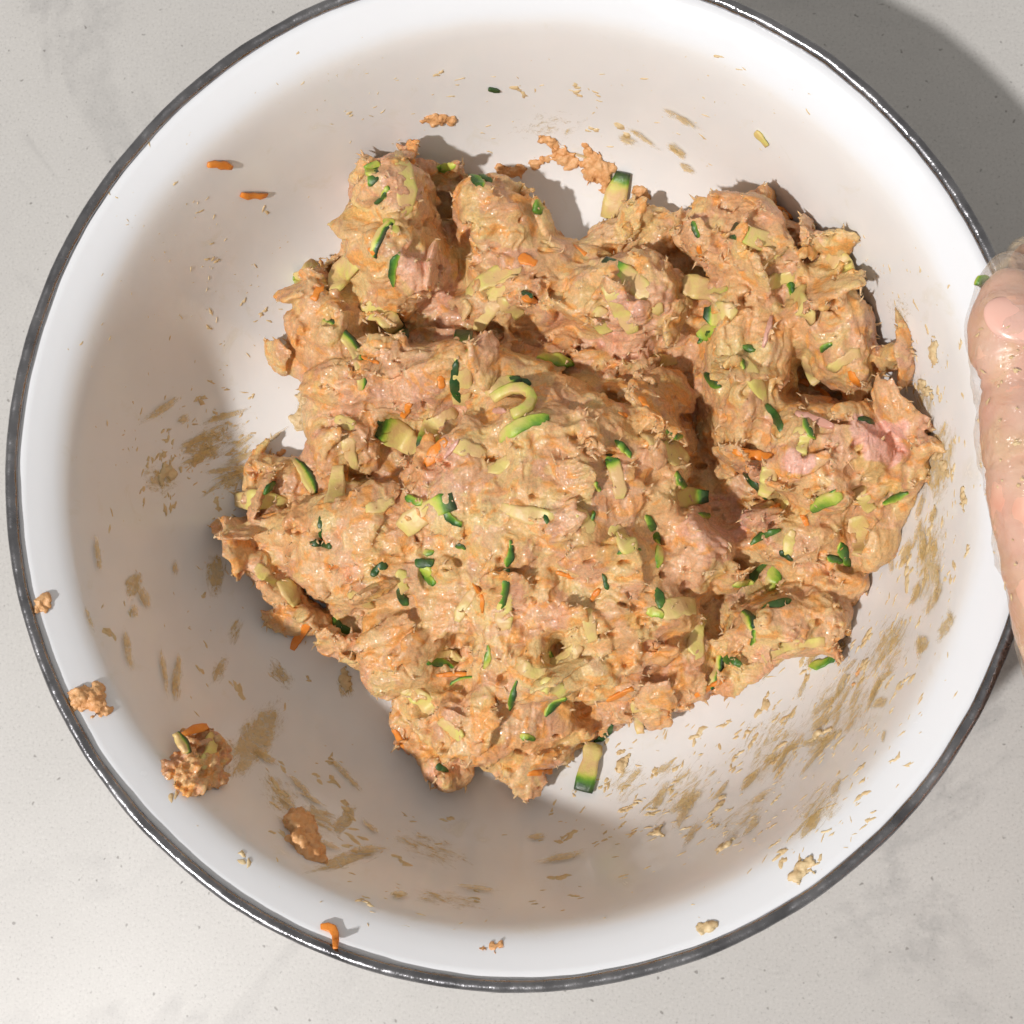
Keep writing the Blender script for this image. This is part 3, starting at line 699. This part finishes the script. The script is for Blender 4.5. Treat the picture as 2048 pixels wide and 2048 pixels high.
lump('mince_smear', [(1010,342,16),(1040,340,14),(1070,330,11),(1095,318,10),(1115,300,18),(1128,312,20),(1105,285,16),(1085,275,10),(1140,320,10)], M_orange, 'thin orange smear trailing away from the top of the mince heap', flat=.22)
lump('mince_smear', [(1170,290,9),(1180,305,12),(1190,325,20),(1200,342,26),(1180,348,18),(1220,335,14)], M_orange, 'pinkish orange mince flap beside the loose yellow zucchini strip', flat=.35)
def loose_z(path, W, mode, label, thick=.0022, lift=.0016):
    o = zucchini(path, W, mode, None, on_bowl, thick, lift, name='zucchini_strip'); return tag(o, label, 'zucchini')
loose_z([(1248,343),(1243,362),(1236,385),(1227,408),(1216,434)], 40, 's', 'yellow zucchini strip with dark green tip lying above the mince heap')
loose_z(px_path(1525, 275, 48, 38, 0), 15, 'y', 'small pale zucchini sliver alone on the upper right bowl wall', .001, .0006)
loose_z(px_path(988, 178, 20, 22, 0), 9, 'd', 'tiny dark green zucchini fleck near the top of the bowl', .001, .0005)
def loose_c(path, W, label): return tag(carrot(path, W * .85, None, on_bowl, .0008, .0012), label, 'carrot')
loose_c(px_path(437, 328, 8, 48, .1), 17, 'orange carrot shred alone on the upper left wall, higher one')
loose_c(px_path(506, 389, 2, 52, 0), 16, 'orange carrot shred alone on the upper left wall, lower one')
loose_c([(642,1855),(655,1850),(668,1855),(674,1868),(675,1882),(672,1896)], 17, 'bent bright orange carrot shred on the lip at lower left')
for pts, lab in [([(862,238,13),(880,240,14),(900,241,11),(848,241,8)], 'flat orange crumb above the top left lobe of the heap'),
                 ([(1864,700,14),(1868,716,14),(1872,690,9)], 'tan crumb on the right wall beside the gloved thumb'),
                 ([(1845,768,12),(1856,782,10),(1864,795,8)], 'slanted yellowish crumb below the tan one on the right wall'),
                 ([(1875,880,14),(1880,900,14),(1890,930,11),(1872,915,9),(1895,950,8)], 'long ragged yellow smear on the right wall near the thumb'),
                 ([(1925,985,10),(1930,1003,11),(1928,1020,6)], 'narrow tan crumb nearest the gloved thumb'),
                 ([(1865,1040,10),(1858,1065,10),(1870,1015,8),(1850,1085,8)], 'dragged yellow streak right of the heap'),
                 ([(1595,1752,12),(1608,1738,14),(1618,1725,10)], 'pale wet scrap on the lip at lower right'),
                 ([(1400,1853,11),(1418,1850,10),(1430,1846,7)], 'tan crumb on the lip at the bottom'),
                 ([(965,1897,7),(985,1894,9),(1002,1892,7)], 'thin orange crumb low on the front lip'),
                 ([(1720,640,6),(1279,386,14),(1295,392,9)], 'flat orange crumb between the zucchini strip and the right lobe'),
                 ([(1312,1664,12),(1325,1672,8),(1300,1670,7),(1320,1655,7)], 'three pointed tan crumb on the floor of the bowl'),
                 ([(1440,1700,9),(1455,1690,9),(1466,1678,6)], 'tan crumb on the front floor at the edge of the shade'),
                 ([(1635,1470,11),(1650,1465,10),(1625,1482,7),(1660,1458,7)], 'branching tan crumb right of the strip that pokes out'),
                 ([(1242,1534,10),(1250,1524,9),(1258,1512,6)], 'crumb beside the zucchini strip poking from the front of the heap'),
                 ([(1715,1350,8),(1722,1338,8),(1708,1368,5)], 'small orange crumb right of the lowest arm of the heap'),
                 ([(612,820,16),(618,840,14),(600,850,12),(606,800,12),(590,838,9)], 'ragged yellow scrap left of the heap, in the notch'),
                 ([(545,925,16),(560,940,18),(540,945,10),(570,955,12)], 'ragged orange scrap left of the heap, beside the pale tip'),
                 ([(690,1358,10),(696,1372,9),(688,1342,6)], 'tan crumb below the left flank of the heap'),
                 ([(330,940,14),(345,950,12),(322,958,10)], 'brownish crumb at the far left edge of the shade')]:
    lump('mince_crumb', pts, M_orange if 'orange' in lab else M_crumb, lab, flat=.28)

# torn threads standing off the heap
acc = Acc(); cnt = 0
v1n = get_n(mm); cand = np.where((v1n[:, 2] > -.1) & (v1[:, 2] > .008))[0]
ed = np.empty(len(mm.edges) * 2, np.int32); mm.edges.foreach_get('vertices', ed); ed = ed.reshape(-1, 2)
sm = v1.copy()
for _ in range(6):
    a_ = np.zeros_like(sm); c_ = np.zeros(len(sm)); np.add.at(a_, ed[:, 0], sm[ed[:, 1]]); np.add.at(a_, ed[:, 1], sm[ed[:, 0]]); np.add.at(c_, ed[:, 0], 1); np.add.at(c_, ed[:, 1], 1); sm = a_ / np.maximum(c_, 1)[:, None]
cvx = ((v1 - sm) * v1n).sum(1); thr = np.quantile(cvx[cand], .93); cand = cand[cvx[cand] > thr]
for i in rng.choice(cand, 1500, replace=False):
    p = v1[i]; n = v1n[i] + rng.normal(0, .55, 3); n /= np.linalg.norm(n)
    L = rng.uniform(.0006, .0021) * (1.6 if rng.random() < .12 else 1); r0 = rng.uniform(.00022, .00060); b = rng.normal(0, .35, 3)
    R = rot_to(n, 0); k = 5; vs = []
    for q, (t, rr) in enumerate(((-.2, 1.2), (.35, .8), (.75, .45))):
        c = p + n * L * t + b * L * t * t
        vs += [c + R @ np.array([math.cos(2 * math.pi * j / k) * r0 * rr, math.sin(2 * math.pi * j / k) * r0 * rr, 0]) for j in range(k)]
    vs.append(p + n * L + b * L)
    f = []
    for q in range(2):
        for j in range(k):
            j2 = (j + 1) % k; f += [(q * k + j, q * k + j2, (q + 1) * k + j2), (q * k + j, (q + 1) * k + j2, (q + 1) * k + j)]
    f += [(2 * k + j, 2 * k + (j + 1) % k, 3 * k) for j in range(k)]
    acc.add(np.array(vs), np.array(f)); 
V, F = acc.get(); me = mesh_np('torn_threads', V, F)
a = me.color_attributes.new('tint', 'FLOAT_COLOR', 'POINT'); a.data.foreach_set('color', np.tile(np.array([.66, .42, .22, 1], np.float32), len(V)))
tag(link('torn_threads', me, M_meat, mince), kind='stuff')
print('residue done', round(time.time() - T0, 1))

# ------------------------------------------------------------------ gloved hand on the rim
def capsule_chain(acc, pts, step=.0025):
    for (p0, r0), (p1, r1) in zip(pts[:-1], pts[1:]):
        p0, p1 = np.array(p0, float), np.array(p1, float); n = max(2, int(np.linalg.norm(p1 - p0) / step))
        for i in range(n + 1):
            t = i / n; v, f = ico(3); acc.add(v * (r0 + (r1 - r0) * t) + p0 + (p1 - p0) * t, f)
def P(x, y, z): return tuple(at(x, y, z))
thumb = [(P(2018,598,.1165), .0084), (P(2020,650,.118), .0112), (P(2026,705,.118), .0113), (P(2036,768,.117), .0101), (P(2048,850,.119), .0113), (P(2066,960,.121), .0124), (P(2098,1090,.120), .0128), (P(2150,1230,.117), .0160), (P(2230,1400,.110), .0200)]
palm = [[(P(2230,1400,.110), .020), (P(2330,1150,.085), .016), (P(2360,1000,.070), .0125)],
        [(P(2260,1450,.105), .021), (P(2390,1230,.080), .015), (P(2400,1080,.060), .012)],
        [(P(2290,1500,.100), .021), (P(2440,1320,.075), .014), (P(2440,1180,.052), .011)],
        [(P(2310,1560,.098), .021), (P(2480,1430,.072), .013), (P(2470,1290,.046), .010)]]
fing = [[(P(2360,1000,.070), .0112), (P(2330,800,.066), .0095), (P(2190,640,.077), .0085), (P(2066,532,.083), .0072)],
        [(P(2400,1080,.060), .0115), (P(2420,880,.052), .0098), (P(2330,720,.050), .0088), (P(2220,640,.054), .0074)],
        [(P(2440,1180,.052), .0108), (P(2470,1000,.042), .0092), (P(2400,860,.038), .0084), (P(2290,780,.040), .0072)],
        [(P(2470,1290,.046), .0096), (P(2500,1140,.036), .0082), (P(2440,1020,.030), .0074), (P(2350,950,.030), .0064)]]
wrist = [(P(2270,1450,.108), .023), (P(2360,1700,.115), .024), (P(2480,1980,.125), .027), (P(2680,2400,.140), .033)]
acc = Acc()
for ch in [thumb, wrist] + palm + fing: capsule_chain(acc, ch)
V, F = acc.get(); me = remesh(V, F, .0013, 6); v = get_v(me); nn = get_n(me)
v = v + nn * (.0004 * fbm(v, .006, 3, 3))[:, None]
# joint creases on the thumb
for (cx, cy, amp) in ((2034, 728, .0008), (2038, 748, .0012), (2042, 768, .0007), (2060, 930, .0008), (2064, 955, .0006)):
    c = np.array(at(cx, cy, .118)); ax = np.array(thumb[4][0]) - np.array(thumb[2][0]); ax /= np.linalg.norm(ax)
    t = (v - c) @ ax; near = np.linalg.norm(v - c, axis=1) < .022
    v = v - nn * (near * amp * np.exp(-(t / .0012) ** 2))[:, None]
set_v(me, v); me.name = 'hand_body'
hand = tag(empty('gloved_hand'), 'right hand in a clear plastic glove, thumb laid along the right rim of the bowl', 'hand')
hb = link('hand_body', me, M_skin, hand)
# glove: a looser skin over the hand, open past the wrist
acc = Acc()
gth = [(P(2012,556,.1165), .0070), (P(2016,580,.1165), .0092)] + [(p, r + .0006) for p, r in thumb[1:]]
for ch in [gth, [(p, r + .0018) for p, r in wrist[:3]]] + [[(p, r + .0018) for p, r in c] for c in palm + fing]: capsule_chain(acc, ch)
V, F = acc.get(); me = remesh(V, F, .0010, 3); v = get_v(me); nn = get_n(me)
wr = 1 - np.abs(fbm(v * np.array([.5, 1.2, .8]), .017, 12, 2))
v = v + nn * (.0016 * (wr ** 3 - .3) + .0003 * fbm(v, .007, 15, 2))[:, None]
set_v(me, v); me.name = 'glove'; link('glove', me, M_glove, hand)
# thumb nail
c = Vector(at(2026, 640, .1280)); vN, fN = ico(4); nv = vN * np.array([.0058, .0080, .0016]); nv[:, 2] -= 14 * nv[:, 0] ** 2
nv = nv @ rot_to(Vector((-.15, .12, 1)).normalized(), 0).T
me = mesh_np('nail', nv + np.array(c), fN); link('nail', me, M_nail, hand)
# scraps stuck to the glove
bpy.context.view_layer.update()
HB = BVHTree.FromObject(bpy.data.objects['glove'], bpy.context.evaluated_depsgraph_get())
def on_glove(x, y):
    h, n, i, d = HB.ray_cast(CAM_P, px_dir(x, y)); return h, n
acc = Acc()
for _ in range(40):
    x, y = rs.uniform(1945, 2048), rs.uniform(600, 1340); h, n = on_glove(x, y)
    if h is None: continue
    s = px_scale(h); Vb, Fb = blob(h, n, rs.uniform(-60, 80), rs.lognormal(2.0, .7) * s, rs.uniform(3, 8) * s, .0003, rs); acc.add(Vb, Fb)
V, F = acc.get(); tag(link('mince_flecks', mesh_np('mince_flecks', V, F), M_crumb), 'pale mince flecks sticking to the plastic glove', 'residue', None, 'stuff')
z = zucchini(px_path(1964, 562, -25, 30, .1), 18, 'd', None, lambda x, y: (at(x, y, .118), Vector((0, 0, 1))), .002, 0, name='zucchini_fleck')
tag(z, 'dark green zucchini fleck clinging to the tip of the gloved thumb', 'zucchini')
print('done', round(time.time() - T0, 1))
